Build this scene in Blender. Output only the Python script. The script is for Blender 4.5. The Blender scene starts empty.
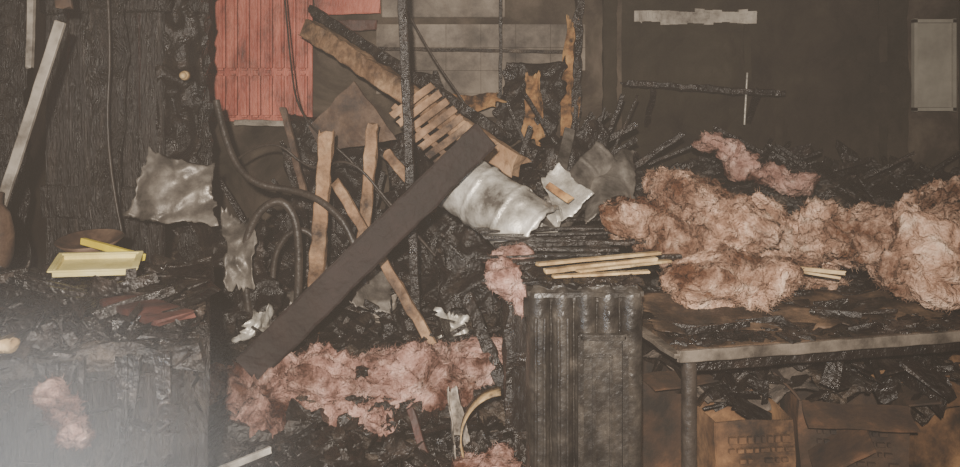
import bpy, bmesh, math, random
from mathutils import Vector, Matrix, Euler, noise
R = random.Random(7)
S = bpy.context.scene
COL = S.collection

# ------------------------------------------------------------ materials
def mat(name, cols, scale=6, rough=0.8, bump=0.4, bscale=40, metal=0.0, detail=8,
        stretch=(1,1,1), bdist=0.01, dist=0.0, rough2=None, sheen=0.0, spec=0.5, voro=False, soot=None, sscale=3.0, sdet=9, scol=(.07,.05,.04)):
    m = bpy.data.materials.new(name); m.use_nodes = True
    nt = m.node_tree; N = nt.nodes; L = nt.links
    b = N["Principled BSDF"]
    tc = N.new("ShaderNodeTexCoord"); mp = N.new("ShaderNodeMapping")
    mp.inputs["Scale"].default_value = stretch
    L.new(tc.outputs["Object"], mp.inputs[0])
    n = N.new("ShaderNodeTexNoise"); n.inputs["Scale"].default_value = scale
    n.inputs["Detail"].default_value = detail; n.inputs["Roughness"].default_value = 0.65
    n.inputs["Distortion"].default_value = dist
    L.new(mp.outputs[0], n.inputs["Vector"])
    r = N.new("ShaderNodeValToRGB"); e = r.color_ramp.elements
    while len(e) < len(cols): e.new(0.5)
    for i, (p, c) in enumerate(cols):
        e[i].position = p; e[i].color = (c[0], c[1], c[2], 1)
    L.new(n.outputs[0], r.inputs[0])
    out = r.outputs[0]
    if soot is not None:   # burnt patches
        n4 = N.new("ShaderNodeTexNoise"); n4.inputs["Scale"].default_value = sscale; n4.inputs["Detail"].default_value = sdet; n4.inputs["Roughness"].default_value = .7
        ma = N.new("ShaderNodeMapping"); ma.inputs["Location"].default_value = (3.1,7.7,1.3)
        L.new(tc.outputs["Object"], ma.inputs[0]); L.new(ma.outputs[0], n4.inputs["Vector"])
        r4 = N.new("ShaderNodeValToRGB"); r4.color_ramp.elements[0].position = soot[0]; r4.color_ramp.elements[1].position = soot[1]
        r4.color_ramp.elements[0].color = (*scol,1); r4.color_ramp.elements[1].color = (1,1,1,1)
        mx = N.new("ShaderNodeMix"); mx.data_type = 'RGBA'; mx.blend_type = 'MULTIPLY'; mx.inputs[0].default_value = 1
        L.new(n4.outputs[0], r4.inputs[0]); L.new(out, mx.inputs[6]); L.new(r4.outputs[0], mx.inputs[7]); out = mx.outputs[2]
    L.new(out, b.inputs["Base Color"])
    b.inputs["Metallic"].default_value = metal
    b.inputs["Roughness"].default_value = rough
    b.inputs["Specular IOR Level"].default_value = spec
    if sheen: 
        b.inputs["Sheen Weight"].default_value = sheen
    if rough2 is not None:
        mr = N.new("ShaderNodeMapRange"); mr.inputs[1].default_value = .35; mr.inputs[2].default_value = .65
        mr.inputs[3].default_value = rough; mr.inputs[4].default_value = rough2
        n3 = N.new("ShaderNodeTexNoise"); n3.inputs["Scale"].default_value = scale*2.3; n3.inputs["Detail"].default_value = 5
        L.new(mp.outputs[0], n3.inputs["Vector"]); L.new(n3.outputs[0], mr.inputs[0]); L.new(mr.outputs[0], b.inputs["Roughness"])
    if voro:
        n2 = N.new("ShaderNodeTexVoronoi"); n2.feature = 'DISTANCE_TO_EDGE'; n2.inputs["Scale"].default_value = bscale
    else:
        n2 = N.new("ShaderNodeTexNoise"); n2.inputs["Scale"].default_value = bscale; n2.inputs["Detail"].default_value = 6
    L.new(mp.outputs[0], n2.inputs["Vector"])
    bp = N.new("ShaderNodeBump"); bp.inputs["Strength"].default_value = bump; bp.inputs["Distance"].default_value = bdist
    L.new(n2.outputs[0], bp.inputs["Height"]); L.new(bp.outputs[0], b.inputs["Normal"])
    return m

CHAR = mat("charred_wood", [(.35,(.003,.0022,.0018)),(.55,(.013,.009,.007)),(.72,(.055,.04,.032))], 9, .5, .8, 45, bdist=.02, rough2=.2)
CHARV = mat("charred_vertical", [(.3,(.004,.003,.0025)),(.55,(.016,.012,.010)),(.75,(.06,.047,.038))], 5, .5, .9, 22, stretch=(5,5,.6), bdist=.03, rough2=.25)
ASH = mat("ash", [(.3,(.02,.016,.013)),(.5,(.08,.064,.052)),(.7,(.24,.20,.165))], 14, .95, .7, 70)
RUBBLE = mat("rubble", [(.36,(.004,.003,.0025)),(.5,(.018,.013,.010)),(.62,(.06,.043,.03)),(.75,(.2,.16,.125))], 7, .6, 1, 35, bdist=.03, rough2=.3)
WALL = mat("sooty_plaster", [(.38,(.012,.0095,.007)),(.5,(.045,.035,.026)),(.66,(.13,.103,.078))], 1.6, .9, .5, 18, dist=.6, spec=.2)
WALLD = mat("soot_wall_dark", [(.35,(.010,.008,.0055)),(.55,(.026,.021,.014)),(.75,(.05,.041,.028))], 2.2, .9, .6, 18, dist=.5, spec=.2)
TILE = mat("smoked_tile", [(.3,(.06,.048,.037)),(.45,(.17,.14,.11)),(.65,(.31,.26,.21))], 3, .6, .2, 30, dist=.4, soot=(.34,.56), sscale=2.2, spec=.3)
RED = mat("red_slat", [(.3,(.09,.016,.009)),(.42,(.38,.078,.048)),(.62,(.60,.18,.12))], 3.2, .55, .5, 30, stretch=(3,3,1), soot=(.30,.50), sscale=3)
WOOD = mat("scorched_wood", [(.34,(.11,.055,.027)),(.5,(.33,.19,.10)),(.66,(.56,.37,.22))], 5, .7, .6, 50, soot=(.36,.56), sscale=4, sdet=6)
WOODD = mat("dark_brown_wood", [(.3,(.005,.003,.0026)),(.55,(.014,.007,.006)),(.8,(.030,.016,.0135))], 5, .7, .6, 40, spec=.3)
LATH = mat("pale_lath", [(.34,(.18,.11,.05)),(.46,(.42,.28,.13)),(.64,(.68,.52,.29))], 9, .6, .3, 60, soot=(.34,.46), sscale=7)
PLY = mat("plywood_burnt", [(.36,(.015,.01,.008)),(.5,(.08,.045,.028)),(.68,(.2,.13,.085))], 6, .7, .4, 40)
METAL = mat("smoked_sheet_metal", [(.36,(.12,.105,.09)),(.48,(.55,.52,.46)),(.60,(.95,.92,.85))], 5, .34, .5, 9, metal=.35, rough2=.5, bdist=.05, spec=1)  # pale end of the ramp whitened to stand in for flash highlights
METALD = mat("dull_sheet_metal", [(.35,(.03,.026,.022)),(.5,(.15,.133,.115)),(.7,(.45,.41,.36))], 5, .35, .35, 16, metal=.35, rough2=.6, bdist=.02)
RAD = mat("blistered_radiator", [(.36,(.006,.005,.0045)),(.5,(.022,.0185,.0155)),(.62,(.052,.044,.036)),(.75,(.17,.145,.12))], 11, .48, .6, 60, bdist=.006, rough2=.28)
PINK = mat("pink_insulation", [(.34,(.16,.08,.062)),(.44,(.34,.19,.155)),(.56,(.54,.34,.285)),(.7,(.74,.54,.47))], 13, 1, 1, 75, bdist=.02, spec=.05, soot=(.38,.52), sscale=4, scol=(.17,.11,.08))
PEACH = mat("peach_insulation", [(.33,(.16,.085,.055)),(.43,(.40,.24,.165)),(.55,(.64,.43,.32)),(.7,(.85,.66,.52))], 12, 1, 1, 70, bdist=.025, spec=.05, dist=.5, soot=(.37,.52), sscale=3.2, scol=(.18,.115,.08))  # brown patches are scorching, and double as painted crevice shade
CARD = mat("cardboard", [(.33,(.02,.012,.008)),(.46,(.15,.075,.033)),(.62,(.38,.21,.095))], 3.5, .85, .2, 50, soot=(.36,.54), sscale=3)
CARDD = mat("cardboard_scorched", [(.36,(.008,.006,.005)),(.52,(.05,.026,.014)),(.7,(.20,.09,.04))], 4, .85, .3, 50)
INK = mat("box_print", [(.4,(.03,.015,.01)),(.6,(.06,.03,.018))], 20, .8, .1)
YEL = mat("yellow_plastic", [(.3,(.45,.37,.10)),(.5,(.74,.65,.26)),(.7,(.85,.78,.44))], 5, .45, .15, 40)
YEL2 = mat("bright_yellow_plastic", [(.3,(.6,.45,.03)),(.6,(.9,.75,.06))], 5, .4, .1, 40)
CREAM = mat("smoked_white_paint", [(.35,(.12,.10,.08)),(.5,(.36,.32,.27)),(.7,(.55,.50,.43))], 5, .6, .3, 30, soot=(.25,.45), sscale=4)
GLASS = mat("hazy_mirror", [(.3,(.20,.185,.155)),(.6,(.36,.335,.28))], 4, .6, .1, 20)
PAPER = mat("burnt_paper", [(.35,(.03,.025,.02)),(.5,(.26,.22,.18)),(.7,(.6,.54,.47))], 16, .9, .3, 40)
RUST = mat("rusty_red", [(.35,(.02,.008,.005)),(.5,(.05,.015,.010)),(.7,(.12,.042,.03))], 8, .6, .4, 40)
ORANGE = mat("ochre_fibreboard", [(.36,(.05,.025,.012)),(.48,(.34,.17,.065)),(.66,(.62,.39,.16))], 7, .9, .6, 30, soot=(.40,.52), sscale=6)
RUBBER = mat("melted_hose", [(.35,(.010,.0075,.006)),(.6,(.045,.035,.028))], 10, .45, .5, 40)
TTOP = mat("burnt_table_top", [(.34,(.006,.0045,.0035)),(.5,(.038,.023,.014)),(.68,(.17,.105,.062))], 6, .4, .6, 40, rough2=.7)
EDGE = mat("table_edge_metal", [(.35,(.05,.042,.035)),(.6,(.26,.22,.18))], 8, .35, .3, 40, metal=.3)

# ------------------------------------------------------------ helpers
def finish(bm, name, mats, smooth=False, parent=None):
    me = bpy.data.meshes.new(name); bm.to_mesh(me); bm.free()
    return finish_me(me, name, mats, smooth, parent)
def finish_me(me, name, mats, smooth=False, parent=None):
    if not isinstance(mats, (list, tuple)): mats = [mats]
    me.materials.clear()
    for m in mats: me.materials.append(m)
    xs = [v.co for v in me.vertices]
    c = Vector(((min(v.x for v in xs)+max(v.x for v in xs))/2, (min(v.y for v in xs)+max(v.y for v in xs))/2, min(v.z for v in xs)))
    if parent is None:
        me.transform(Matrix.Translation(-c))
    o = bpy.data.objects.new(name, me); COL.objects.link(o)
    if parent is None: o.location = c
    else: o.parent = parent
    if smooth:
        me.polygons.foreach_set("use_smooth", [True]*len(me.polygons))
    return o
def empty(name, loc=(0,0,0)):
    e = bpy.data.objects.new(name, None); COL.objects.link(e); e.location = (0,0,0); e.empty_display_size = .1
    return e
def addbox(bm, c, s, rot=None, mi=0, jit=0.0):
    M = Matrix.Translation(c)
    if rot is not None: M = M @ (rot.to_matrix().to_4x4() if isinstance(rot, Euler) else rot.to_4x4())
    vs = []
    for x in (-.5,.5):
        for y in (-.5,.5):
            for z in (-.5,.5):
                p = Vector((x*s[0], y*s[1], z*s[2]))
                if jit: p = Vector((p.x*(1+R.uniform(-jit,jit)), p.y*(1+R.uniform(-jit,jit)), p.z*(1+R.uniform(-jit,jit))))
                vs.append(bm.verts.new(M @ p))
    for q in ((0,1,3,2),(4,6,7,5),(0,4,5,1),(2,3,7,6),(0,2,6,4),(1,5,7,3)):
        f = bm.faces.new([vs[i] for i in q]); f.material_index = mi
    return vs
def box(name, c, s, m, rot=None, bevel=0.0, parent=None):
    bm = bmesh.new(); addbox(bm, Vector(c), s, rot)
    if bevel: bmesh.ops.bevel(bm, geom=bm.edges[:], offset=bevel, segments=3, affect='EDGES')
    return finish(bm, name, m, parent=parent)
def fr(p, s=1, o=4):
    return noise.fractal(Vector(p)*s, 1.0, 2.0, o)
def beam_bm(bm, p0, p1, w, d, roll=0, rough=.15, seg=None, mi=0, taper=(1,1), bend=0):
    p0 = Vector(p0); p1 = Vector(p1); ax = (p1-p0); L = ax.length; ax.normalize()
    up = Vector((0,1,0)) if abs(ax.y) < .8 else Vector((0,0,1))
    a = ax.cross(up).normalized(); b = ax.cross(a).normalized()
    q = Matrix.Rotation(roll, 3, ax); a = q @ a; b = q @ b
    seg = seg or max(6, int(L/.03))
    ring = []
    prof = []
    for i in range(4):
        cs = [(-1,-1),(1,-1),(1,1),(-1,1)]; c0 = cs[i]; c1 = cs[(i+1)%4]
        for t in (.07,.5,.93):
            prof.append((c0[0]+(c1[0]-c0[0])*t, c0[1]+(c1[1]-c0[1])*t))
    sd = Vector((R.uniform(0,50), R.uniform(0,50), R.uniform(0,50)))
    for i in range(seg+1):
        t = i/seg; sc = taper[0]+(taper[1]-taper[0])*t
        c = p0+ax*L*t + b*bend*math.sin(math.pi*t)
        vs = []
        for (u, v) in prof:
            p = c + a*u*w/2*sc + b*v*d/2*sc
            off = noise.noise_vector((p+sd)*14)*min(w,d)*rough + noise.noise_vector((p+sd)*45)*min(w,d)*rough*.45
            if i in (0, seg): off += ax*R.uniform(-.6,.6)*min(w,d)*min(1,rough*4)
            vs.append(bm.verts.new(p+off))
        ring.append(vs)
    n = len(prof)
    for i in range(seg):
        for j in range(n):
            f = bm.faces.new((ring[i][j], ring[i][(j+1)%n], ring[i+1][(j+1)%n], ring[i+1][j])); f.material_index = mi
    f = bm.faces.new(ring[0][::-1]); f.material_index = mi
    f = bm.faces.new(ring[-1]); f.material_index = mi
def beam(name, p0, p1, w, d, m, parent=None, **k):
    bm = bmesh.new(); beam_bm(bm, p0, p1, w, d, **k)
    return finish(bm, name, m, parent=parent)
def tube(name, pts, r, m, parent=None):
    cu = bpy.data.curves.new(name, 'CURVE'); cu.dimensions = '3D'; cu.bevel_depth = r; cu.bevel_resolution = 4; cu.use_fill_caps = True
    sp = cu.splines.new('NURBS' if len(pts) > 2 else 'POLY'); sp.points.add(len(pts)-1)
    c = Vector(pts[0]) if parent is None else Vector((0,0,0))
    for i, p in enumerate(pts): q = Vector(p)-c; sp.points[i].co = (q.x, q.y, q.z, 1)
    if len(pts) > 2: sp.use_endpoint_u = True; sp.order_u = 3; sp.resolution_u = 8
    cu.materials.append(m)
    o = bpy.data.objects.new(name, cu); COL.objects.link(o); o.location = c
    if parent: o.parent = parent
    return o
def sheet(name, c4, m, curl=0.05, crump=.02, th=.004, n=44, curlv=0.0, torn=.03, cs=5, parent=None):
    a, b, c, d = [Vector(x) for x in c4]   # a-b top, d-c bottom
    nrm = (b-a).cross(d-a).normalized(); bm = bmesh.new(); g = []
    sd = Vector((R.uniform(0,90),)*3)
    for i in range(n+1):
        row = []
        for j in range(n+1):
            u = i/n; v = j/n
            uu = u; vv = v
            if torn:
                e = noise.noise(Vector((u*4, v*4, 0))+sd)*torn*2+noise.noise(Vector((u*14, v*14, 3))+sd)*torn
                if i in (0, n): uu = u+e
                if j in (0, n): vv = v+e
            p = (a*(1-uu)+b*uu)*(1-vv)+(d*(1-uu)+c*uu)*vv
            p += nrm*(math.sin(math.pi*u)*curl+math.sin(math.pi*v)*curlv)
            p += nrm*(fr(p+sd, cs, 3))*crump + noise.noise_vector((p+sd)*cs*1.5)*crump*.5
            p += nrm*abs(noise.noise((p+sd)*cs*.9))*crump*1.6
            row.append(bm.verts.new(p))
        g.append(row)
    for i in range(n):
        for j in range(n): bm.faces.new((g[i][j], g[i+1][j], g[i+1][j+1], g[i][j+1]))
    o = finish(bm, name, m, smooth=True, parent=parent)
    md = o.modifiers.new("thick", 'SOLIDIFY'); md.thickness = th
    return o
def insul(name, lumps, m, amp=.05, vox=.009, fibers=6000, flen=.018, minz=None):
    bm = bmesh.new()
    for (x,y,z,rx,ry,rz) in lumps:
        M = Matrix.Translation((x,y,z)) @ Euler((R.uniform(-.4,.4),R.uniform(-.4,.4),R.uniform(-.6,.6))).to_matrix().to_4x4() @ Matrix.Diagonal((rx,ry,rz,1))
        bmesh.ops.create_icosphere(bm, subdivisions=3, radius=1, matrix=M)
    me = bpy.data.meshes.new("tmp"); bm.to_mesh(me); bm.free()
    o = bpy.data.objects.new("tmp", me); COL.objects.link(o)
    md = o.modifiers.new("r", 'REMESH'); md.mode = 'VOXEL'; md.voxel_size = vox
    dg = bpy.context.evaluated_depsgraph_get(); dg.update()
    me2 = bpy.data.meshes.new_from_object(o.evaluated_get(dg))
    bpy.data.objects.remove(o)
    sd = Vector((R.uniform(0,90), R.uniform(0,90), R.uniform(0,90)))
    nr = [v.normal.copy() for v in me2.vertices]
    for v, n in zip(me2.vertices, nr):
        p = v.co+sd
        warp = noise.noise_vector(p*4)*.16
        q = Vector((p.x*.7,p.y,p.z*1.6)) + warp
        d = fr(q, 4, 3)*amp*.9 + (.35-abs(noise.noise(q*7)))*amp*1.5 + (.3-abs(noise.noise(q*17)))*amp*1.2 + (.3-abs(noise.noise(q*38)))*amp*.7 + noise.noise(q*85)*amp*.25
        v.co += n*d + noise.noise_vector(p*5)*amp*1.1 + noise.noise_vector(p*13)*amp*.35
        if minz is not None and v.co.z < minz: v.co.z = minz
    me2.update()
    bm = bmesh.new(); bm.from_mesh(me2); bm.faces.ensure_lookup_table()
    nf = len(bm.faces); fs = [bm.faces[R.randrange(nf)] for _ in range(fibers)]
    for f in fs:
        c = f.calc_center_median(); n = f.normal.copy()
        t = Vector((R.gauss(0,1), R.gauss(0,1), R.gauss(0,1))).normalized()
        d = (n*.4+t*.9).normalized(); l = flen*R.uniform(.3,1.3)
        s = d.cross(t)
        s = s.normalized()*.0007 if s.length > 1e-3 else Vector((.0007,0,0))
        a = bm.verts.new(c-s-n*.004); b = bm.verts.new(c+s-n*.004); mid = c+d*l*.6; e = c+d*l*.8+t*l*.35-n*l*.1
        m1 = bm.verts.new(mid+s*.7); m0 = bm.verts.new(mid-s*.7); ee = bm.verts.new(e)
        bm.faces.new((a,b,m1,m0)); bm.faces.new((m0,m1,ee))
    return finish(bm, name, m, smooth=True)

# ------------------------------------------------------------ room
box("floor", (.3,2.2,-.05), (5.4,5.6,.1), WALLD)
box("ceiling", (.3,2.2,2.65), (5.4,5.6,.1), WALLD)
box("wall_left", (-2.3,2.2,1.3), (.1,5.4,2.6), WALLD)
box("wall_right", (3.05,2.2,1.3), (.1,5.4,2.6), WALLD)
bm = bmesh.new()
addbox(bm, Vector((-.725,4.9,1.3)), (3.05,.1,2.6), mi=0)
addbox(bm, Vector((1.9,4.9,1.3)), (2.2,.1,2.6), mi=1)
finish(bm, "wall_back", [WALL, WALLD])

# red slats
bm = bmesh.new()
for i in range(11):
    x = -1.79+i*.070
    for (z0,z1) in ((1.395,1.665),(1.677,2.4)):
        w = .057
        addbox(bm, Vector((x+.03, 4.785+R.uniform(-.006,.006), (z0+z1)/2)), (w,.045,(z1-z0)-.008), rot=Euler((0,R.uniform(-.008,.008),0)))
bmesh.ops.bevel(bm, geom=bm.edges[:], offset=.014, segments=3, affect='EDGES')
addbox(bm, Vector((-1.41,4.83,1.9)), (.80,.02,1.05), mi=1)
finish(bm, "red_slat_panel", [RED, CHAR])
beam("trim_1", (-1.45,4.75,1.37), (-1.02,4.75,1.36), .035, .03, CREAM, rough=.2)
beam("red_board", (-.98,4.78,2.06), (-.6,4.78,2.07), .10, .03, RED, rough=.1)
beam("red_board.001", (-.98,4.76,1.94), (-.62,4.76,1.95), .06, .03, RUST, rough=.2)

# tiles
bm = bmesh.new()
xs = -.62
for c in range(6):
    for r_ in range(4):
        if (c, r_) in ((0,0),(1,0),(5,0),(5,1),(4,0)): continue
        addbox(bm, Vector((xs+c*.21+.1, 4.83+R.uniform(-.002,.002), 1.47+r_*.14)), (.208,.02,.138))
finish(bm, "wall_tiles", TILE)
beam("trim_2", (-.6,4.79,1.81), (.58,4.79,1.79), .02, .03, RUBBLE, rough=.2)
box("plaster_panel", (-.22,4.82,2.2), (.74,.03,.4), TILE, bevel=.004)
beam("trim_3", (.12,4.76,1.4), (.125,4.76,2.5), .02, .03, CHAR, rough=.2)
beam("trim_4", (.56,4.74,1.1), (.6,4.74,2.5), .05, .05, CHAR, rough=.35)
sheet("torn_fibreboard", [(.50,4.70,1.95),(.59,4.70,2.02),(.58,4.68,1.38),(.46,4.68,1.25)], ORANGE, .02, .06, torn=.10)
sheet("torn_fibreboard.001", [(.25,4.6,1.64),(.35,4.6,1.66),(.36,4.58,1.25),(.25,4.58,1.28)], ORANGE, .02, .05, torn=.08)
sheet("torn_fibreboard.002", [(-.3,4.65,1.56),(.12,4.65,1.54),(.1,4.6,1.46),(-.28,4.6,1.46)], ORANGE, .02, .04, torn=.10)
sheet("hanging_soot_sheet", [(.14,4.66,1.74),(.50,4.66,1.74),(.44,4.62,1.30),(.12,4.62,1.25)], CHAR, .03, .05, torn=.08)
sheet("hanging_soot_sheet.001", [(-.45,4.66,1.70),(-.24,4.66,1.66),(-.18,4.62,1.40),(-.42,4.62,1.35)], CHAR, .03, .05, torn=.08)
for i, (x, w, lean) in enumerate([(.78,.08,.0),(1.62,.05,-.02),(2.42,.05,0),(2.93,.07,0)]):
    beam("charred_stud"+("" if i == 0 else ".%03d" % i), (x,4.82,0), (x+lean,4.82,2.6), w, .05, WALLD, rough=.15)
bm = bmesh.new()
for i in range(14):
    addbox(bm, Vector((.95+i*.052,4.79,2.0+R.uniform(-.006,.006))), (.056,.02,R.uniform(.055,.09)), mi=R.choice([0,0,1]), jit=.06)
for i in range(18):
    addbox(bm, Vector((.96+i*.040,4.776,2.0+R.uniform(-.012,.012))), (.020*R.uniform(.5,1.4),.004,.06*R.uniform(.5,1)), mi=2, jit=.3)
finish(bm, "wall_sign", [CREAM, ASH, CHAR])
bm = bmesh.new()
addbox(bm, Vector((2.7,4.77,1.71)), (.21,.02,.50), mi=0)
for dx,dz,sx,sz in ((-.115,0,.02,.55),(.115,0,.02,.55),(0,.262,.25,.02),(0,-.262,.25,.02)):
    addbox(bm, Vector((2.7+dx,4.76,1.71+dz)), (sx,.035,sz), mi=1)
finish(bm, "wall_mirror", [GLASS, CHAR])
tube("metal_rod", [(1.52,4.60,1.36),(1.55,4.64,1.66)], .006, METAL)
e = empty("charred_shelf")
beam("board", (.85,4.66,1.60), (1.75,4.68,1.54), .22, .03, CHAR, parent=e, roll=math.pi/2, rough=.5)
for x in (1.0,1.6):
    beam("bracket_%d" % int(x*10), (x,4.80,1.35), (x,4.60,1.56), .03, .03, CHAR, parent=e, rough=.3)
# charred wall lining, buckled off the wall
bm = bmesh.new(); g = []
for i in range(121):
    row = []
    for j in range(81):
        x = .85+1.72*i/120; z = 1.0+1.5*j/80
        p = Vector((x,0,z))
        y = 4.82-.05*abs(fr(p,1.6,4))-.03*abs(noise.noise(p*4))-.012*abs(noise.noise(p*13))
        row.append(bm.verts.new((x,y,z)))
    g.append(row)
for i in range(120):
    for j in range(80): bm.faces.new((g[i][j],g[i+1][j],g[i+1][j+1],g[i][j+1]))
finish(bm,"buckled_wall_lining",WALLD)

# left side : charred door and frame
e = empty("door_1")
for i in range(5):
    beam("plank_%d" % i, (-1.90+i*.105,3.62+R.uniform(-.01,.01),.0), (-1.92+i*.108,3.64,2.5), .098, .045, CHARV, parent=e, rough=.12, taper=(1,R.uniform(.92,1)))
beam("rail_1", (-1.95,3.58,1.95), (-1.4,3.58,1.96), .12, .04, CHARV, parent=e)
beam("rail_2", (-1.95,3.58,1.05), (-1.4,3.58,1.04), .14, .04, CHARV, parent=e)
beam("charred_door_post", (-1.32,3.75,0), (-1.38,3.8,2.5), .12, .10, CHARV, rough=.35)
beam("charred_door_post.001", (-2.05,3.5,0), (-2.08,3.5,2.5), .12, .10, CHARV, rough=.25)
sheet("peeling_soot_sheet", [(-1.72,3.45,2.45),(-1.52,3.50,2.45),(-1.56,3.45,.9),(-1.66,3.4,.85)], CHARV, .05, .05, torn=.1)
sheet("peeling_soot_sheet.001", [(-1.46,3.62,1.96),(-1.28,3.66,1.93),(-1.26,3.6,1.15),(-1.47,3.55,1.05)], CHAR, .05, .08, torn=.12)
beam("trim_5", (-1.50,2.86,1.78), (-1.72,2.86,1.10), .036, .015, CREAM, rough=.08)
beam("trim_6", (-1.66,2.95,1.62), (-1.64,2.95,2.5), .022, .02, CREAM, rough=.1)
beam("trim_7", (-1.56,3.0,1.85), (-1.62,3.0,2.5), .06, .02, PLY, rough=.2)
bm = bmesh.new()
bmesh.ops.create_cone(bm, cap_ends=True, segments=24, radius1=.024, radius2=.018, depth=.03, matrix=Matrix.Translation((-1.30,3.52,1.61)) @ Matrix.Rotation(math.pi/2,4,'X'))
bmesh.ops.create_uvsphere(bm, u_segments=16, v_segments=12, radius=.016, matrix=Matrix.Translation((-1.30,3.50,1.61)))
finish(bm, "wall_light_socket", LATH, smooth=True)

# ------------------------------------------------------------ debris heap terrain
def G(x,y,cx,cy,sx,sy): return math.exp(-((x-cx)/sx)**2-((y-cy)/sy)**2)
def H(x, y):
    h = .10
    t = max(0,min(1,(y-2.4)/2.2)); left = 1/(1+math.exp((x-.35)/.08))
    h += left*(.12+.42*t)
    back = 1/(1+math.exp(-(y-3.75)/.12)); right = 1-left
    h += right*back*.93
    h += .22*G(x,y,-.2,4.4,.7,.35)+.35*G(x,y,.35,4.1,.35,.35)+.15*G(x,y,-1.1,4.2,.4,.4)+.12*G(x,y,-.4,3.1,.5,.3)
    h += right*back*(.10*G(x,y,1.6,4.3,.5,.4)+.06*G(x,y,2.6,4.2,.4,.4))
    k = (.06+.05*back)
    h += fr((x,y,0),2.5,4)*k + abs(noise.noise(Vector((x*7,y*7,2))))*.07*(.4+left*.6) + fr((x,y,5),15,3)*.018
    return max(h,.02)
bm = bmesh.new(); g = []
nx, ny = 340, 200
for i in range(nx+1):
    row = []
    for j in range(ny+1):
        x = -2.22+i*(5.2/nx); y = 1.9+j*(2.92/ny)
        row.append(bm.verts.new((x,y,H(x,y))))
    g.append(row)
for i in range(nx):
    for j in range(ny): bm.faces.new((g[i][j],g[i+1][j],g[i+1][j+1],g[i][j+1]))
finish(bm, "debris_heap", RUBBLE)

def shards(bm, n, samp, wts, smin=.02, smax=.12, tilt=.5, thin=.25):
    idx = list(range(len(wts)))
    for _ in range(n):
        x,y,z = samp()
        L = R.uniform(smin,smax)*(1 if R.random()<.85 else 1.9); w = L*R.uniform(.12,.8); t = min(w,L)*R.uniform(.05,thin)+.002
        rot = Euler((R.gauss(0,tilt),R.gauss(0,tilt),R.uniform(0,6.28)))
        addbox(bm, Vector((x,y,z+t*.3)), (L,w,t), rot, mi=R.choices(idx,wts)[0], jit=.35)
DM = [CHAR, ASH, WOODD, PAPER, RUST, METALD, PLY, RUBBLE, WOOD]
bm = bmesh.new()
def s1():
    while True:
        x = R.uniform(-1.6,.45); y = R.uniform(2.2,4.7)
        if -1.05 < x < .1 and 2.85 < y < 3.25: continue
        return x,y,H(x,y)
shards(bm, 3200, s1, [36,15,10,6,3,6,7,26,2])
def s2():
    x = R.uniform(.3,2.9); y = R.uniform(3.55,4.7); return x,y,H(x,y)
shards(bm, 1700, s2, [46,10,12,1.5,3,1.5,6,30,1])
def s3():
    x = R.uniform(.4,2.5); y = R.uniform(2.0,3.6); return x,y,H(x,y)
shards(bm, 500, s3, [40,14,10,3,3,1,6,26,1])
finish(bm, "charred_rubble", DM)
bm = bmesh.new()
for _ in range(130):
    x = R.uniform(-1.5,2.6); y = R.uniform(3.3 if x < .4 else 3.8, 4.6); z = H(x,y)+.04
    a = R.uniform(0,6.28); l = R.uniform(.12,.45); dz = R.uniform(-.05,.25)*l*2
    beam_bm(bm, (x,y,z-.05), (x+math.cos(a)*l,y+math.sin(a)*l*.5,z+abs(dz)), R.uniform(.012,.035), R.uniform(.01,.025), rough=.25, seg=8, mi=R.choices([0,1,2,3],[60,16,8,4])[0])
for _ in range(70):   # tangled, steeper sticks in the middle
    x = R.uniform(-1.15,.75); y = R.uniform(3.75,4.45); z = H(x,y)
    a = R.uniform(0,6.28); l = R.uniform(.2,.6); el = R.uniform(.2,1.3)
    beam_bm(bm, (x,y,z-.05), (x+math.cos(a)*l*math.cos(el),y+math.sin(a)*l*.3*math.cos(el),z+l*math.sin(el)), R.uniform(.008,.03), R.uniform(.006,.02), rough=.3, seg=10, mi=R.choices([0,1,2,3],[60,12,12,3])[0], bend=R.uniform(-.05,.05))
finish(bm, "burnt_sticks", [CHAR, WOODD, PLY, WOOD])

# ------------------------------------------------------------ left counter
e = empty("charred_cabinet")
ang = math.radians(18.3)
rt = Matrix.Rotation(ang,3,'Z'); org = Vector((-.70,2.0,0))
def C(u,v,z):
    return org + rt @ Vector((-u,v,0)) + Vector((0,0,z))
def crbox(bm,u0,u1,v0,v1,z0,z1,mi=0):
    addbox(bm, C((u0+u1)/2,(v0+v1)/2,(z0+z1)/2), (u1-u0,v1-v0,z1-z0), rt, mi=mi)
bm = bmesh.new(); crbox(bm,.02,1.12,.03,1.04,.0,.85)
bmesh.ops.subdivide_edges(bm, edges=bm.edges[:], cuts=40, use_grid_fill=True)
for v in bm.verts: v.co += Vector((1,1,.2))*noise.noise(Vector((v.co.x*18,v.co.y*18,v.co.z*2.5)))*.012
finish(bm,"carcass",CHARV,parent=e)
bm = bmesh.new(); crbox(bm,0,1.14,0,1.05,.85,.89)
bmesh.ops.subdivide_edges(bm, edges=bm.edges[:], cuts=60, use_grid_fill=True)
for v in bm.verts:
    v.co.z += (fr(v.co,7,4)*.025+abs(noise.noise(v.co*11))*.03) if v.co.z > .88 else fr(v.co,12,2)*.012
    v.co += Vector((noise.noise(v.co*14),noise.noise(v.co*15),0))*.018
finish(bm,"worktop",RUBBLE,parent=e)
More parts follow.
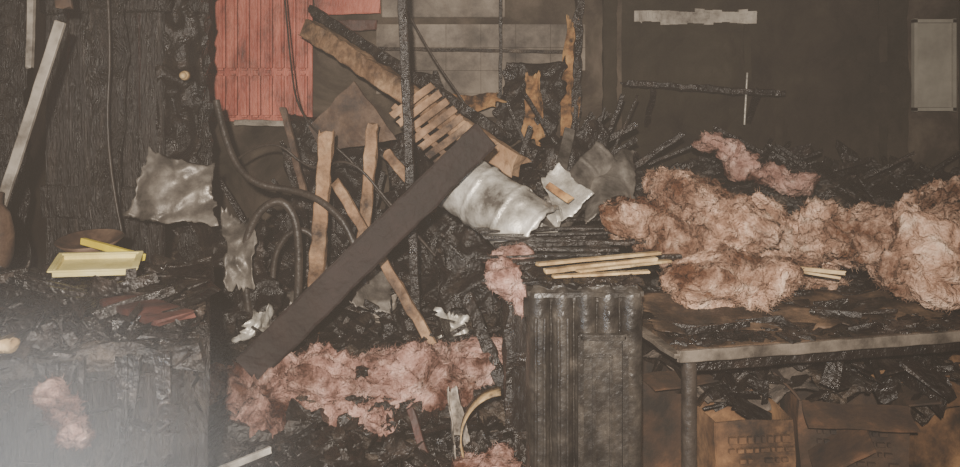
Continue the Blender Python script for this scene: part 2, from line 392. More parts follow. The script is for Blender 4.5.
for k,(u0,u1) in enumerate(((.05,.56),(.60,1.10))):
    bm = bmesh.new(); crbox(bm,u0,u1,.0,.03,.06,.66); bmesh.ops.bevel(bm, geom=bm.edges[:], offset=.006, segments=2, affect='EDGES')
    crbox(bm,u0+.07,u1-.07,-.008,.002,.12,.60); finish(bm,"door_panel_%d"%(k+1),CHARV,parent=e)
    bm = bmesh.new(); crbox(bm,u0,u1,.0,.03,.69,.83); bmesh.ops.bevel(bm, geom=bm.edges[:], offset=.006, segments=2, affect='EDGES')
    crbox(bm,u0+.2,u1-.2,-.03,-.015,.75,.77); crbox(bm,u0+.2,u0+.215,-.02,.0,.75,.77); crbox(bm,u1-.215,u1-.2,-.02,.0,.75,.77)
    finish(bm,"drawer_front_%d"%(k+1),CHARV,parent=e)
bm = bmesh.new()
for i in range(26):
    u = R.uniform(.0,1.1); l = R.uniform(.08,.4)
    beam_bm(bm, C(u,-.012,.88), C(u+R.uniform(-.01,.01),-.015,.88-l), R.uniform(.01,.03), .012, rough=.4, seg=10, taper=(1.2,.3))
for i in range(24):
    v = R.uniform(.0,1.0); l = R.uniform(.08,.45)
    beam_bm(bm, C(-.008,v,.88), C(-.012,v,.88-l), .012, R.uniform(.01,.03), rough=.4, seg=10, taper=(1.2,.3))
finish(bm,"melted_drips",CHAR,parent=e)
bm = bmesh.new(); g = []
for i in range(141):
    row = []
    for j in range(71):
        u = -.02+1.1*i/140; t = j/70
        v = .12-.20*t; z = .91-.05*t-.80*max(0,t-.35)**1.2
        p = C(u,v,z)
        fold = noise.noise(Vector((u*14,1+t*.8,3)))*.035*min(1,t*2)
        p += Vector((0,-1,0))*(fr(p,4,3)*.03+abs(noise.noise(p*9))*.015+fold) + Vector((0,0,1))*(fr(p,6,3)*.015)
        row.append(bm.verts.new(p))
    g.append(row)
for i in range(140):
    for j in range(70): bm.faces.new((g[i][j],g[i+1][j],g[i+1][j+1],g[i][j+1]))
finish(bm,"slumped_soot",CHARV,parent=e,smooth=True)
bm = bmesh.new()
def s4():
    p = C(R.uniform(.02,1.1),R.uniform(.02,1.0),.905); return p.x,p.y,p.z
shards(bm, 1100, s4, [50,10,12,3,3,3,5,30,1.5], .015,.085, tilt=.4)
def s4b():
    t = R.random()**1.6; p = C(R.uniform(.0,1.0),.12-.21*t,.925-.05*t-.80*max(0,t-.35)**1.2); return p.x,p.y-.01,p.z
shards(bm, 340, s4b, [50,10,12,5,3,3,5,30,1], .012,.06, tilt=.7)
for i in range(20):
    p = C(R.uniform(.1,.9),R.uniform(.0,.9),.925); a = R.uniform(0,3.1); l = R.uniform(.1,.3)
    beam_bm(bm,p,p+Vector((math.cos(a)*l,math.sin(a)*l*.6,R.uniform(0,.05))),R.uniform(.015,.035),.015,rough=.3,seg=8,mi=R.choice([0,2,2,6]))
finish(bm,"counter_ash_debris",DM)
beam("scorched_board", C(.06,.06,.945), C(.22,.36,.935), .11, .018, RUST, rough=.3, roll=math.pi/2)
def tray(name, c, sx, sy, h, rot, m, t=.008):
    bm = bmesh.new()
    q = rot.to_matrix()
    def ab(cc, s): addbox(bm, Vector(c)+q@Vector(cc), s, q)
    ab((0,0,0),(sx,sy,t))
    for s_ in (-1,1):
        ab((0,s_*(sy/2-t/2),h/2),(sx,t,h)); ab((s_*(sx/2-t/2),0,h/2),(t,sy-2*t,h))
        ab((0,s_*(sy/2+.006),h),(sx+.024,.014,t*.7)); ab((s_*(sx/2+.006),0,h),(.014,sy,t*.7))
    bmesh.ops.bevel(bm, geom=bm.edges[:], offset=.0015, segments=2, affect='EDGES')
    return finish(bm,name,m)
tray("yellow_plastic_tray", (-1.22,2.55,.970), .23,.15,.018, Euler((.14,.03,.30)), YEL)
beam("yellow_spirit_level", (-1.37,2.76,1.015), (-1.12,2.66,.978), .022,.02, YEL2, rough=.05)
bm = bmesh.new()
for (r0,z0,r1,z1) in ((0,0,.07,0),(.07,0,.11,.03),(.11,.03,.115,.03),(.115,.03,.072,-.006),(.072,-.006,0,-.006)):
    n = 32
    for i in range(n):
        a0 = 2*math.pi*i/n; a1 = 2*math.pi*(i+1)/n
        P = lambda r_,a,z: bm.verts.new((-1.40+r_*math.cos(a), 2.87+r_*math.sin(a), .975+z+.15*r_*math.sin(a)))
        vs = [P(r0,a0,z0),P(r1,a0,z1),P(r1,a1,z1),P(r0,a1,z0)]
        if r0 == 0: vs = vs[:3]
        if r1 == 0: vs = [vs[0],vs[1],vs[3]]
        bm.faces.new(vs)
bmesh.ops.remove_doubles(bm, verts=bm.verts[:], dist=.0005)
for v in [v for v in bm.verts if not v.link_faces]: bm.verts.remove(v)
finish(bm,"scorched_dish",PLY,smooth=True)
bm = bmesh.new(); prof = [(0,0),(.05,0),(.062,.04),(.065,.12),(.05,.19),(.028,.22),(.03,.26),(0,.26)]
for k in range(len(prof)-1):
    n = 32; (r0,z0),(r1,z1) = prof[k],prof[k+1]
    for i in range(n):
        a0 = 2*math.pi*i/n; a1 = 2*math.pi*(i+1)/n
        P = lambda r_,a,z: bm.verts.new((-1.69+r_*math.cos(a), 2.78+r_*math.sin(a), .92+z))
        vs = [P(r0,a0,z0),P(r1,a0,z1),P(r1,a1,z1),P(r0,a1,z0)]
        if r0 == 0: vs = vs[:3]
        if r1 == 0: vs = [vs[0],vs[1],vs[3]]
        bm.faces.new(vs)
bmesh.ops.remove_doubles(bm, verts=bm.verts[:], dist=.0005)
for v in [v for v in bm.verts if not v.link_faces]: bm.verts.remove(v)
finish(bm,"scorched_bottle",PLY,smooth=True)

# ------------------------------------------------------------ beams in the middle
beam("roof_beam", (-.95,4.45,1.90), (.18,3.75,1.19), .105,.09, WOOD, rough=.14, roll=.2)
beam("roof_beam.001", (-.93,4.48,2.0), (.1,3.9,1.34), .05,.09, CHAR, rough=.2)
beam("fallen_black_rafter", (.02,3.25,1.36), (-.86,2.98,.50), .125,.05, WOODD, rough=.10, roll=0)
beam("charred_steel_post", (-.36,3.4,2.6), (-.27,3.45,.45), .038,.038, CHAR, rough=.12)
beam("wood_stud", (-.69,3.6,1.36), (-.745,3.55,.45), .062,.045, WOOD, rough=.2)
beam("wood_stud.001", (-.515,3.85,1.38), (-.57,3.75,.55), .055,.045, WOOD, rough=.2)
beam("wood_batten", (-.63,3.5,1.14), (-.165,3.28,.45), .042,.03, WOOD, rough=.2)
beam("wood_batten.001", (-.45,3.9,1.24), (-.22,3.8,.98), .05,.03, WOOD, rough=.2)
beam("wood_batten.002", (-.98,4.0,1.46), (-.86,3.9,1.05), .03,.03, PLY, rough=.2)
bm = bmesh.new()
for i in range(8):
    t = i/7
    c = Vector((-.33+.25*t, 3.90-.05*t, 1.50-.27*t))
    beam_bm(bm, c+Vector((-.10,0,-.075)), c+Vector((.10,0,.075)), .036,.02, rough=.12, seg=10)
beam_bm(bm, (-.42,3.93,1.47),(-.14,3.88,1.21), .03,.02, rough=.2)
finish(bm,"lattice_panel",WOOD)
bm = bmesh.new()
f = [bm.verts.new(Vector(p)) for p in ((-.88,4.1,1.36),(-.64,4.1,1.60),(-.42,4.05,1.30),(-.80,4.1,1.24))]; bm.faces.new(f)
bmesh.ops.subdivide_edges(bm, edges=bm.edges[:], cuts=12, use_grid_fill=True)
for v in bm.verts: v.co += noise.noise_vector(v.co*12)*.012
o = finish(bm,"plywood_gusset",PLY); o.modifiers.new("t",'SOLIDIFY').thickness = .02
tube("melted_hose", [(-1.22,3.7,1.5),(-1.15,3.65,1.25),(-1.02,3.6,1.12),(-.85,3.6,1.10),(-.70,3.55,1.06),(-.55,3.5,.92),(-.50,3.5,.7)], .016, RUBBER)
tube("melted_hose.001", [(-1.0,3.5,.5),(-1.05,3.5,.8),(-.98,3.5,1.02),(-.85,3.5,1.08),(-.78,3.5,.9),(-.80,3.5,.6)], .018, RUBBER)
tube("melted_hose.002", [(-.92,3.6,.5),(-.95,3.6,.75),(-.86,3.6,.93),(-.72,3.6,.9),(-.66,3.6,.6)], .013, RUBBER)
tube("electric_cable", [(-1.1,4.4,2.4),(-1.0,4.2,1.7),(-.9,4.0,1.4),(-.6,3.9,1.2),(-.4,4.0,.9)], .005, RUBBER)
tube("electric_cable.001", [(-.5,4.2,2.2),(-.3,4.1,1.8),(-.05,4.0,1.45),(.1,3.9,1.2),(.05,3.8,1.0)], .006, RUBBER)
tube("electric_cable.002", [(-1.62,3.4,2.4),(-1.55,3.38,1.8),(-1.58,3.36,1.3),(-1.5,3.35,.95)], .006, RUBBER)
tube("electric_cable.003", [(-1.2,3.9,1.2),(-1.0,3.8,1.35),(-.8,3.8,1.15),(-.6,3.7,1.25),(-.4,3.7,1.0),(-.2,3.6,.8)], .006, RUBBER)
def duct(name, A, B, r, th0, th1, m, sq=.8):
    bm = bmesh.new(); g = []
    A = Vector(A); B = Vector(B); ax = (B-A).normalized()
    a1 = ax.cross(Vector((0,1,0))).normalized(); b1 = ax.cross(a1).normalized()
    for i in range(61):
        t = i/60; row = []
        c = A+(B-A)*t; rr = r*(1+.10*t)
        if i in (1,2,20,21,40,41,58,59): rr *= 1.06     # rolled seams
        for k in range(73):
            th = math.radians(th0+(th1-th0)*k/72)
            p = c + a1*math.cos(th)*rr*1.05 + b1*math.sin(th)*rr*sq
            s_ = noise.noise(p*6)*.018 + abs(noise.noise(p*12))*.012
            p += (p-c).normalized()*s_
            if i in (0,60): p += ax*noise.noise(Vector((k*.3,i,0)))*.015
            row.append(bm.verts.new(p))
        g.append(row)
    for i in range(60):
        for k in range(72): bm.faces.new((g[i][k],g[i+1][k],g[i+1][k+1],g[i][k+1]))
    o = finish(bm,name,m,smooth=True); o.modifiers.new("t",'SOLIDIFY').thickness = .003
duct("sheet_metal_duct", (-.12,3.50,1.16), (.25,3.20,.95), .115, 0, 345, METAL)
duct("sheet_metal_duct.001", (.30,3.42,1.02), (.56,3.62,1.24), .085, 40, 300, METALD, .7)
sheet("crumpled_metal_sheet", [(-1.36,3.3,1.30),(-1.13,3.4,1.22),(-1.07,3.25,1.00),(-1.42,3.2,1.03)], METALD, .05,.04, torn=.05)
sheet("crumpled_metal_sheet.001", [(.26,3.40,1.18),(.34,3.45,1.24),(.46,3.30,1.12),(.32,3.25,1.00)], METAL, .03,.02, torn=.04)
sheet("crumpled_metal_sheet.002", [(.46,3.55,1.16),(.72,3.7,1.26),(.64,3.4,1.04),(.44,3.3,1.00)], METALD, -.06,.03, torn=.05)
sheet("crumpled_metal_sheet.003", [(.30,3.8,1.30),(.62,3.9,1.34),(.6,3.7,1.16),(.30,3.6,1.12)], CHAR, -.05,.07, torn=.1)
sheet("crumpled_metal_sheet.004", [(-1.13,3.5,1.02),(-.98,3.5,.95),(-.96,3.4,.70),(-1.08,3.4,.72)], METALD, .04,.05, torn=.08)
sheet("crumpled_metal_sheet.005", [(-.52,3.6,.80),(-.38,3.6,.76),(-.36,3.4,.62),(-.54,3.4,.66)], METALD, .03,.05, torn=.08)
sheet("crumpled_metal_sheet.006", [(-1.28,3.5,1.1),(-.95,3.6,.9),(-.86,3.5,.55),(-1.2,3.4,.6)], CHAR, .05,.09, torn=.12)
sheet("crumpled_metal_sheet.007", [(-.12,3.7,.95),(.1,3.7,.9),(.12,3.5,.62),(-.2,3.5,.60)], CHAR, .05,.08, torn=.12)
for k in range(14):
    x = R.uniform(-1.1,.3); y = R.uniform(3.4,4.0); z = H(x,y)+.03; s_ = R.uniform(.04,.09); a = R.uniform(0,3.1)
    dx,dy = math.cos(a)*s_, math.sin(a)*s_
    sheet("crumpled_foil"+("" if k==0 else ".%03d"%k), [(x-dx,y+dy+.02,z+.08),(x+dx,y-dy+.02,z+.07),(x+dx,y-dy-.04,z-.02),(x-dx,y+dy-.04,z-.02)], R.choice([METAL,METALD,CHAR,PAPER]), .03,.05, n=24, torn=.12, cs=9)
sheet("hanging_charred_cloth", [(-.98,4.3,1.45),(-.62,4.3,1.34),(-.55,4.1,.75),(-1.0,4.1,.75)], CHAR, .05,.10, torn=.12)
sheet("hanging_charred_cloth.001", [(-.5,4.3,1.35),(.35,4.3,1.30),(.4,4.1,.85),(-.5,4.1,.8)], CHAR, .05,.12, torn=.12)
beam("orange_batten", (.28,3.30,1.15), (.36,3.22,1.10), .03,.02, ORANGE, rough=.2)
beam("charred_plank", (.28,3.28,.98), (.42,3.75,1.36), .05,.02, METALD, rough=.1)
e = empty("charred_chest")
bm = bmesh.new(); addbox(bm, Vector((.27,3.08,.44)), (.36,.62,.88)); bmesh.ops.subdivide_edges(bm, edges=bm.edges[:], cuts=24, use_grid_fill=True)
for v in bm.verts: v.co += noise.noise_vector(v.co*12)*.02
finish(bm,"body",CHAR,parent=e)
for k,z in enumerate((.2,.47,.74)):
    bm = bmesh.new(); addbox(bm, Vector((.27,2.765,z)), (.32,.03,.22)); bmesh.ops.bevel(bm, geom=bm.edges[:], offset=.006, segments=2, affect='EDGES')
    addbox(bm, Vector((.27,2.74,z)), (.09,.02,.02)); finish(bm,"drawer_%d"%(k+1),CHARV,parent=e)
bm = bmesh.new()
for i,(a,b,w) in enumerate([((.20,2.46,.975),(.57,2.60,.985),.014),((.18,2.52,.985),(.60,2.68,.99),.010),((.22,2.42,.968),(.52,2.47,.972),.008),((.30,2.44,.98),(.62,2.62,.975),.008)]):
    beam_bm(bm,a,b,w,.025,rough=.12,roll=0)
finish(bm,"pale_laths",LATH)
bm = bmesh.new()
for i in range(13):
    y = 2.78+i*.045; z = .915+.007*i
    x0 = .0-.02*R.random(); x1 = .70+R.uniform(-.3,.12)
    beam_bm(bm,(x0+R.uniform(-.02,.15),y,z+R.uniform(-.01,.01)),(x1,y+R.uniform(-.1,.15),z+R.uniform(-.01,.03)),R.uniform(.006,.014),.03,rough=.15,mi=R.choices([0,1,2],[3,3,2.6])[0])
finish(bm,"lath_bundle",[CHAR,WOODD,LATH])
bm = bmesh.new()
beam_bm(bm,(1.05,2.92,.90),(1.30,2.85,.885),.014,.012,rough=.1); beam_bm(bm,(1.08,2.95,.885),(1.28,2.84,.87),.009,.012,rough=.1)
finish(bm,"pale_laths.001",LATH)

# ------------------------------------------------------------ radiator
e = empty("cast_iron_radiator")
x0, x1, yF, zt = .145, .490, 2.38, .955
nS = 5; pitch = (x1-x0)/nS
def capsule(bm,cx,cy,z0,z1,rx,ry,seg=20,arch=6):
    rings = []
    hs = [(z0 + rx*(1-math.cos(math.pi/2*i/arch)), math.sin(math.pi/2*i/arch)) for i in range(arch+1)]
    mids = [(z0+rx+(z1-z0-2*rx)*i/60,1) for i in range(1,60)]
    top = [(z1-rx*(1-math.cos(math.pi/2*i/arch)), math.sin(math.pi/2*i/arch)) for i in range(arch,-1,-1)]
    for (z,s) in hs+mids+top:
        s = max(s,.02)
        row = []
        for k in range(seg):
            a = 2*math.pi*k/seg
            p = Vector((cx+rx*s*math.cos(a), cy+ry*s*math.sin(a), z))
            p += noise.noise_vector(p*25)*.0022
            row.append(bm.verts.new(p))
        rings.append(row)
    for i in range(len(rings)-1):
        for k in range(seg): bm.faces.new((rings[i][k],rings[i][(k+1)%seg],rings[i+1][(k+1)%seg],rings[i+1][k]))
    bm.faces.new(rings[0][::-1]); bm.faces.new(rings[-1])
for s in range(nS):
    bm = bmesh.new(); cx = x0+pitch*(s+.5)
    for k in range(3): capsule(bm,cx,yF+.035+k*.065,.07,zt-.012+(.006 if k==1 else 0),pitch*.48,.032)
    for z in (.86,.14):
        bmesh.ops.create_uvsphere(bm,u_segments=20,v_segments=12,radius=1,matrix=Matrix.Translation((cx,yF+.10,z))@Matrix.Diagonal((pitch*.46,.10,.055,1)))
    if s < 2:
        for dx in (-.013,.013): capsule(bm,cx+dx,yF+.012,.12,zt-.10,.007,.014,seg=12)
    finish(bm,"section_%d"%(s+1),RAD,smooth=True,parent=e)
bm = bmesh.new(); addbox(bm, Vector(((x0+x1)/2,yF+.085,.5)), (x1-x0-.02,.09,.80)); finish(bm,"web",RAD,parent=e)
bm = bmesh.new(); addbox(bm, Vector(((x0+x1)/2,yF+.10,zt-.035)), (x1-x0+.006,.19,.05)); 
bmesh.ops.bevel(bm, geom=bm.edges[:], offset=.018, segments=3, affect='EDGES')
bmesh.ops.subdivide_edges(bm, edges=bm.edges[:], cuts=6, use_grid_fill=True)
for v in bm.verts: v.co += noise.noise_vector(v.co*25)*.006
finish(bm,"top_rail",RAD,parent=e)
for k,z in enumerate((.86,.14)):
    bm = bmesh.new(); bmesh.ops.create_cone(bm,cap_ends=True,segments=24,radius1=.03,radius2=.03,depth=x1-x0+.02,matrix=Matrix.Translation(((x0+x1)/2,yF+.10,z))@Matrix.Rotation(math.pi/2,4,'Y'))
    finish(bm,"header_pipe_%d"%(k+1),RAD,smooth=True,parent=e)
bm = bmesh.new()
fx0,fx1,fz0,fz1 = .298,.430,.20,.80
addbox(bm,Vector(((fx0+fx1)/2,yF+.006,(fz0+fz1)/2)),(fx1-fx0,.012,fz1-fz0))
for (cx,cz,sx,sz) in ((fx0,(fz0+fz1)/2,.016,fz1-fz0+.02),(fx1,(fz0+fz1)/2,.016,fz1-fz0+.02),((fx0+fx1)/2,fz1,.14,.016),((fx0+fx1)/2,fz0,.14,.016)):
    addbox(bm,Vector((cx,yF-.008,cz)),(sx,.034,sz))
for dx in (-.026,.026): addbox(bm,Vector(((fx0+fx1)/2+dx,yF-.004,.50)),(.010,.022,.48))
addbox(bm,Vector(((fx0+fx1)/2,yF-.004,.74)),(.062,.022,.010))
bmesh.ops.bevel(bm, geom=bm.edges[:], offset=.004, segments=2, affect='EDGES')
finish(bm,"front_panel",RAD,parent=e)
for k,x in enumerate((x0+pitch*.5,x1-pitch*.5)):
    bm = bmesh.new(); addbox(bm,Vector((x,yF+.1,.045)),(.035,.17,.09)); bmesh.ops.bevel(bm, geom=bm.edges[:], offset=.01, segments=2, affect='EDGES'); finish(bm,"foot_%d"%(k+1),RAD,parent=e)
bm = bmesh.new()
def s5(): return R.uniform(x0,x1),R.uniform(yF+.01,yF+.19),zt-.004
shards(bm, 300, s5, [24,44,8,8,1,0,3,14,5], .008,.04, tilt=.3)
finish(bm,"radiator_ash",DM)

# ------------------------------------------------------------ table
e = empty("burnt_table")
ta = math.radians(12.2); tq = Matrix.Rotation(ta,3,'Z'); to = Vector((.60,2.40,0)); TL,TD = 1.62,.76
def T(u,v,z): return to+tq@Vector((u,v,0))+Vector((0,0,z))
bm = bmesh.new(); addbox(bm,T(TL/2,TD/2,.735),(TL,TD,.03),tq); bmesh.ops.bevel(bm, geom=bm.edges[:], offset=.012, segments=3, affect='EDGES'); finish(bm,"top",TTOP,parent=e)
bm = bmesh.new()
for (a,b) in ((T(-.004,-.004,.733),T(TL,-.004,.733)),(T(-.004,-.004,.733),T(-.004,TD,.733))):
    beam_bm(bm,a,b,.034,.014,rough=.2)
finish(bm,"edge_band",EDGE,parent=e)
for k,(u,v) in enumerate(((.06,.06),(TL-.06,.06),(.06,TD-.06),(TL-.04,TD-.06))):
    p = T(u,v,0); tube("leg_%d"%(k+1),[(p.x,p.y,.0),(p.x,p.y,.72)],.024,RUBBER,parent=e)
for k,(a,b) in enumerate((((.06,.06),(TL-.06,.06)),((.06,.06),(.06,TD-.06)),((.06,TD-.06),(TL-.06,TD-.06)))):
    beam("rail_%d"%(k+1),T(a[0],a[1],.69),T(b[0],b[1],.69),.05,.02,CHAR,parent=e)
bm = bmesh.new()
def s6():
    p = T(R.uniform(.02,TL-.02),R.uniform(.02,TD-.02),.752); return p.x,p.y,p.z
shards(bm, 1400, s6, [42,16,12,1,6,0,16,24,5], .01,.06, tilt=.25)
for _ in range(20):
    p = T(R.uniform(.05,.9),R.uniform(.1,.6),.765); a = R.uniform(-.5,.5); l = R.uniform(.1,.25)
    beam_bm(bm,p,p+Vector((math.cos(a)*l,math.sin(a)*l,R.uniform(0,.02))),.02,.012,rough=.3,seg=8,mi=R.choice([0,2,6]))
finish(bm,"table_ash",DM)
sheet("scorched_sheet", [T(.05,.45,.80),T(.55,.45,.80),T(.60,.12,.765),T(.02,.12,.765)], TTOP, .01,.02, torn=.06)
sheet("scorched_sheet.001", [T(.6,.40,.79),T(1.1,.45,.79),T(1.15,.12,.765),T(.65,.10,.765)], TTOP, .01,.02, torn=.06)

# ------------------------------------------------------------ boxes under table
def carton(name, c, s, rz, m, flaps=True, prints=False, tilt=(0,0)):
    bm = bmesh.new(); q = Euler((tilt[0],tilt[1],rz)).to_matrix(); c = Vector(c); t = .006
    sx,sy,sz = s
    def ab(cc, ss, mi=0, ex=None): 
        rr = q if ex is None else q@ex.to_matrix()
        addbox(bm, c+q@Vector(cc), ss, rr, mi=mi)
    ab((0,0,t/2),(sx,sy,t))
    ab((0,-sy/2,sz/2),(sx,t,sz)); ab((0,sy/2,sz/2),(sx,t,sz)); ab((-sx/2,0,sz/2),(t,sy,sz)); ab((sx/2,0,sz/2),(t,sy,sz))
    if flaps:
        for k,(ax,sg) in enumerate((('x',-1),('x',1),('y',-1),('y',1))):
            a = R.uniform(-.9,.9)
            if ax == 'y': fl = sy*.42; ab((0,sg*(sy/2+fl/2*math.cos(a)),sz+fl/2*math.sin(a)),(sx*.97,fl,t),0,Euler((sg*a,0,0)))
            else: fl = sx*.35; a = R.uniform(-.6,.9); ab((sg*(sx/2+fl/2*math.cos(a)),0,sz+fl/2*math.sin(a)),(fl,sy*.95,t),0,Euler((0,-sg*a,0)))
    bmesh.ops.subdivide_edges(bm, edges=bm.edges[:], cuts=5, use_grid_fill=True)
    for v in bm.verts: v.co += noise.noise_vector(v.co*7)*.012
    if prints:
        for r_ in range(7):
            x = -sx*.36
            while x < sx*.36:
                w = R.uniform(.008,.03); 
                if R.random() < .85: ab((x+w/2,-sy/2-.020,sz*.86-r_*.034),(w,.014,.012 if r_ else .02),1)
                x += w+.008
    return finish(bm,name,[m,INK])
carton("cardboard_box", (.88,2.74,.08), (.27,.28,.38), .10, CARD, prints=True, flaps=False)
carton("cardboard_box.001", (.62,2.95,.12), (.26,.26,.42), .35, CARDD)
carton("cardboard_box.002", (1.28,2.84,.08), (.34,.30,.40), -.15, CARDD, prints=True)
carton("cardboard_box.003", (1.68,3.02,.10), (.34,.32,.42), .2, CARD)
carton("cardboard_box.004", (1.10,3.22,.12), (.36,.30,.50), .1, CARD)
beam("burnt_box_divider", (1.10,2.66,.30), (1.26,2.60,.42), .012,.2, CARDD, rough=.2)
sheet("burnt_wadding", [(.70,3.0,.60),(1.15,3.1,.60),(1.12,2.78,.50),(.74,2.74,.50)], ASH, .03,.08, torn=.14)
sheet("burnt_wadding.001", [(1.2,3.0,.60),(1.8,3.1,.60),(1.75,2.78,.50),(1.18,2.76,.50)], RUBBLE, .03,.08, torn=.14)
bm = bmesh.new()
def s8(): return R.uniform(.62,1.8),R.uniform(2.65,3.1),R.uniform(.46,.60)
shards(bm, 160, s8, [20,30,14,4,2,0,20,24,3], .03,.12, tilt=.6)
finish(bm,"burnt_paper_scraps",DM)

# ------------------------------------------------------------ insulation
insul("pink_insulation_batt", [(-.95,3.00,.35,.13,.13,.07),(-.76,3.03,.39,.19,.14,.09),(-.56,3.03,.41,.2,.15,.10),(-.38,3.06,.42,.2,.15,.10),(-.20,3.06,.43,.19,.14,.09),(-.02,3.12,.46,.12,.12,.06),(-.5,2.92,.33,.26,.1,.07),(-.78,2.90,.32,.18,.1,.06),(-.28,2.94,.35,.18,.1,.06)], PINK, amp=.05, fibers=16000, flen=.024)
insul("pink_insulation_batt.001", [(-.04,2.60,.28,.07,.08,.05),(.03,2.60,.29,.07,.07,.05)], PINK, amp=.04, fibers=1500)
p = C(.30,-.08,.80)
insul("pink_insulation_batt.002", [(p.x,p.y,.78,.035,.03,.035),(p.x-.035,p.y+.01,.81,.03,.03,.02),(p.x+.035,p.y,.74,.025,.025,.035)], PINK, amp=.025, fibers=2000, vox=.005, flen=.014)
insul("peach_insulation_batt", [(.60,3.12,1.04,.09,.10,.045),(.68,3.12,1.00,.07,.10,.05),(.80,3.15,1.09,.10,.12,.11),(.92,3.15,1.05,.12,.13,.07),(1.05,3.15,1.00,.12,.12,.06),(.85,3.15,.93,.20,.13,.08)], PEACH, amp=.05, fibers=10000, minz=.76, flen=.022)
insul("peach_insulation_batt.001", [(.80,2.86,.855,.12,.12,.06),(.92,2.88,.86,.13,.12,.055),(1.02,2.9,.845,.10,.1,.04)], PEACH, amp=.045, fibers=7000, minz=.757, flen=.022)
insul("peach_insulation_batt.002", [(1.14,3.15,1.00,.14,.14,.05),(1.30,3.12,.99,.15,.15,.06),(1.44,3.02,.97,.15,.16,.09),(1.58,2.92,.94,.18,.18,.12),(1.75,2.92,.93,.19,.18,.13),(1.62,2.85,.86,.20,.14,.07),(1.25,3.2,.88,.18,.12,.08)], PEACH, amp=.052, fibers=16000, minz=.757, flen=.022)
insul("peach_insulation_batt.003", [(1.90,3.35,1.04,.16,.12,.06),(2.05,3.35,1.05,.14,.12,.06),(1.9,3.3,.93,.17,.12,.13)], PEACH, amp=.05, fibers=3000, minz=.757)
insul("peach_insulation_batt.004", [(1.14,3.92,1.31,.05,.05,.03),(1.20,3.9,1.26,.06,.05,.03),(1.29,3.9,1.21,.08,.06,.04),(1.40,3.88,1.16,.09,.07,.04),(1.53,3.85,1.12,.09,.08,.04)], PINK, amp=.045, fibers=2000)
insul("pink_insulation_batt.003", [(.12,2.92,.92,.07,.06,.025),(.09,2.76,.87,.045,.04,.06),(.15,2.74,.82,.035,.03,.05)], PINK, amp=.03, fibers=1500, vox=.007)

# ------------------------------------------------------------ foreground bits
sheet("curled_paper_strip", [(-.10,2.78,.50),(-.07,2.80,.50),(-.03,2.70,.34),(-.08,2.66,.30)], PAPER, .05,.03, torn=.05)
bm = bmesh.new()
pts = []
for i in range(30):
    a = math.radians(95+i*3.6); pts.append(Vector((.08+.14*math.cos(a)*1.0,2.60,.40+.15*math.sin(a))))
for i in range(29):
    a,b = pts[i],pts[i+1]; vs = [bm.verts.new(q) for q in (a+Vector((0,-.025,0)),b+Vector((0,-.025,0)),b+Vector((0,.025,.01)),a+Vector((0,.025,.01)))]; bm.faces.new(vs)
bmesh.ops.remove_doubles(bm, verts=bm.verts[:], dist=.0005)
o = finish(bm,"curled_tape_band",LATH,smooth=True); o.modifiers.new("t",'SOLIDIFY').thickness=.004
beam("rusty_bar", (-.24,2.75,.44), (-.16,2.65,.26), .025,.02, RUST, rough=.15)
beam("metal_bar", (-1.02,2.20,.36), (-.66,2.52,.40), .02,.012, METAL, rough=.05)
bm = bmesh.new()
def s7():
    x = R.uniform(-.75,.25); y = R.uniform(2.5,2.85); return x,y,H(x,y)+.02
shards(bm, 150, s7, [4,4,0,7,2,4,2,0,2], .02,.08, tilt=.5)
finish(bm,"broken_plaster_pieces",DM)
p = C(.44,.02,.93)
insul("yellowed_foam_chunk", [(p.x,p.y,.925,.035,.04,.02),(p.x-.04,p.y,.93,.03,.03,.02)], LATH, amp=.012, fibers=100, vox=.006)
beam("burnt_joist", (-.45,2.95,.48), (.1,3.5,.45), .06,.05, CHAR, rough=.25)
beam("burnt_joist.001", (-.05,3.2,.72), (.12,2.95,.36), .05,.04, CHAR, rough=.25)

# ------------------------------------------------------------ scattering volume added to make the bright haze at lower left
bm = bmesh.new()
bmesh.ops.create_icosphere(bm, subdivisions=4, radius=1, matrix=Matrix.Translation((-1.02,1.60,.66)) @ Matrix.Diagonal((.86,.36,.62,1)))
o = finish(bm, "added_haze_volume", RUBBLE)
m = bpy.data.materials.new("added_haze"); m.use_nodes = True; nt = m.node_tree; N = nt.nodes; L = nt.links
N.remove(N["Principled BSDF"])
sc = N.new("ShaderNodeVolumeScatter"); sc.inputs["Color"].default_value = (.86,.93,1,1)
tc = N.new("ShaderNodeTexCoord"); mp = N.new("ShaderNodeMapping"); mp.vector_type = 'POINT'
mp.inputs["Location"].default_value = (-1,-1,-1); mp.inputs["Scale"].default_value = (2,2,2)
L.new(tc.outputs["Generated"], mp.inputs[0])
ln = N.new("ShaderNodeVectorMath"); ln.operation = 'LENGTH'; L.new(mp.outputs[0], ln.inputs[0])
mr = N.new("ShaderNodeMapRange"); mr.interpolation_type = 'SMOOTHERSTEP'; mr.inputs[1].default_value = 0; mr.inputs[2].default_value = 1; mr.inputs[3].default_value = 1; mr.inputs[4].default_value = 0
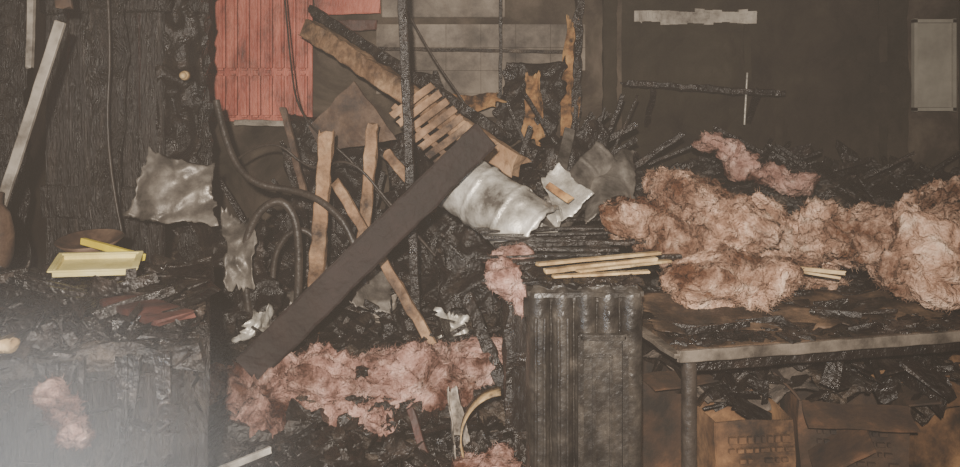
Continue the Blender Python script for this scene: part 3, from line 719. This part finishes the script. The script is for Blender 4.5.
L.new(ln.outputs["Value"], mr.inputs[0])
mu = N.new("ShaderNodeMath"); mu.operation = 'MULTIPLY'; mu.inputs[1].default_value = 1.15; L.new(mr.outputs[0], mu.inputs[0])
L.new(mu.outputs[0], sc.inputs["Density"]); L.new(sc.outputs[0], N["Material Output"].inputs["Volume"])
o.data.materials.clear(); o.data.materials.append(m)

# ------------------------------------------------------------ lights, haze, camera
def spot(name, loc, tgt, e, col, size, ang=120, blend=.8):
    l = bpy.data.lights.new(name,'SPOT'); l.energy=e; l.color=col; l.shadow_soft_size=size; l.spot_size=math.radians(ang); l.spot_blend=blend
    o = bpy.data.objects.new(name,l); COL.objects.link(o); o.location=loc
    o.rotation_euler=(Vector(tgt)-Vector(loc)).to_track_quat('-Z','Y').to_euler(); return o
spot("flash_lamp",(-.08,-.30,1.72),(.0,4,.95),900,(1,.88,.75),.03,92,1)
spot("haze_glow_spot",(-.78,.75,.72),(-.65,1.9,.72),45,(.72,.85,1.0),.03,120,1)  # unseen cool spot added to brighten the haze at lower left
a = bpy.data.lights.new("ambient_fill",'AREA'); a.energy=8; a.size=2.5; a.color=(1,.88,.76)  # soft fill added under the ceiling to raise the ambient level
o = bpy.data.objects.new("ambient_fill",a); COL.objects.link(o); o.location=(.3,1.6,2.5); 
w = bpy.data.worlds.new("World"); S.world=w; w.use_nodes=True
nt=w.node_tree; nt.nodes["Background"].inputs[0].default_value=(.03,.026,.022,1); nt.nodes["Background"].inputs[1].default_value=.5
vs = nt.nodes.new("ShaderNodeVolumeScatter"); vs.inputs["Color"].default_value=(1,.93,.88,1); vs.inputs["Density"].default_value=.0055; vs.inputs["Anisotropy"].default_value=.0
nt.links.new(vs.outputs[0], nt.nodes["World Output"].inputs["Volume"])
cam = bpy.data.cameras.new("camera"); cam.lens=30; cam.sensor_width=36; cam.shift_y=-133/960; cam.clip_start=.05
co = bpy.data.objects.new("camera",cam); COL.objects.link(co); co.location=(0,0,1.5); co.rotation_euler=(math.pi/2,0,0); S.camera=co
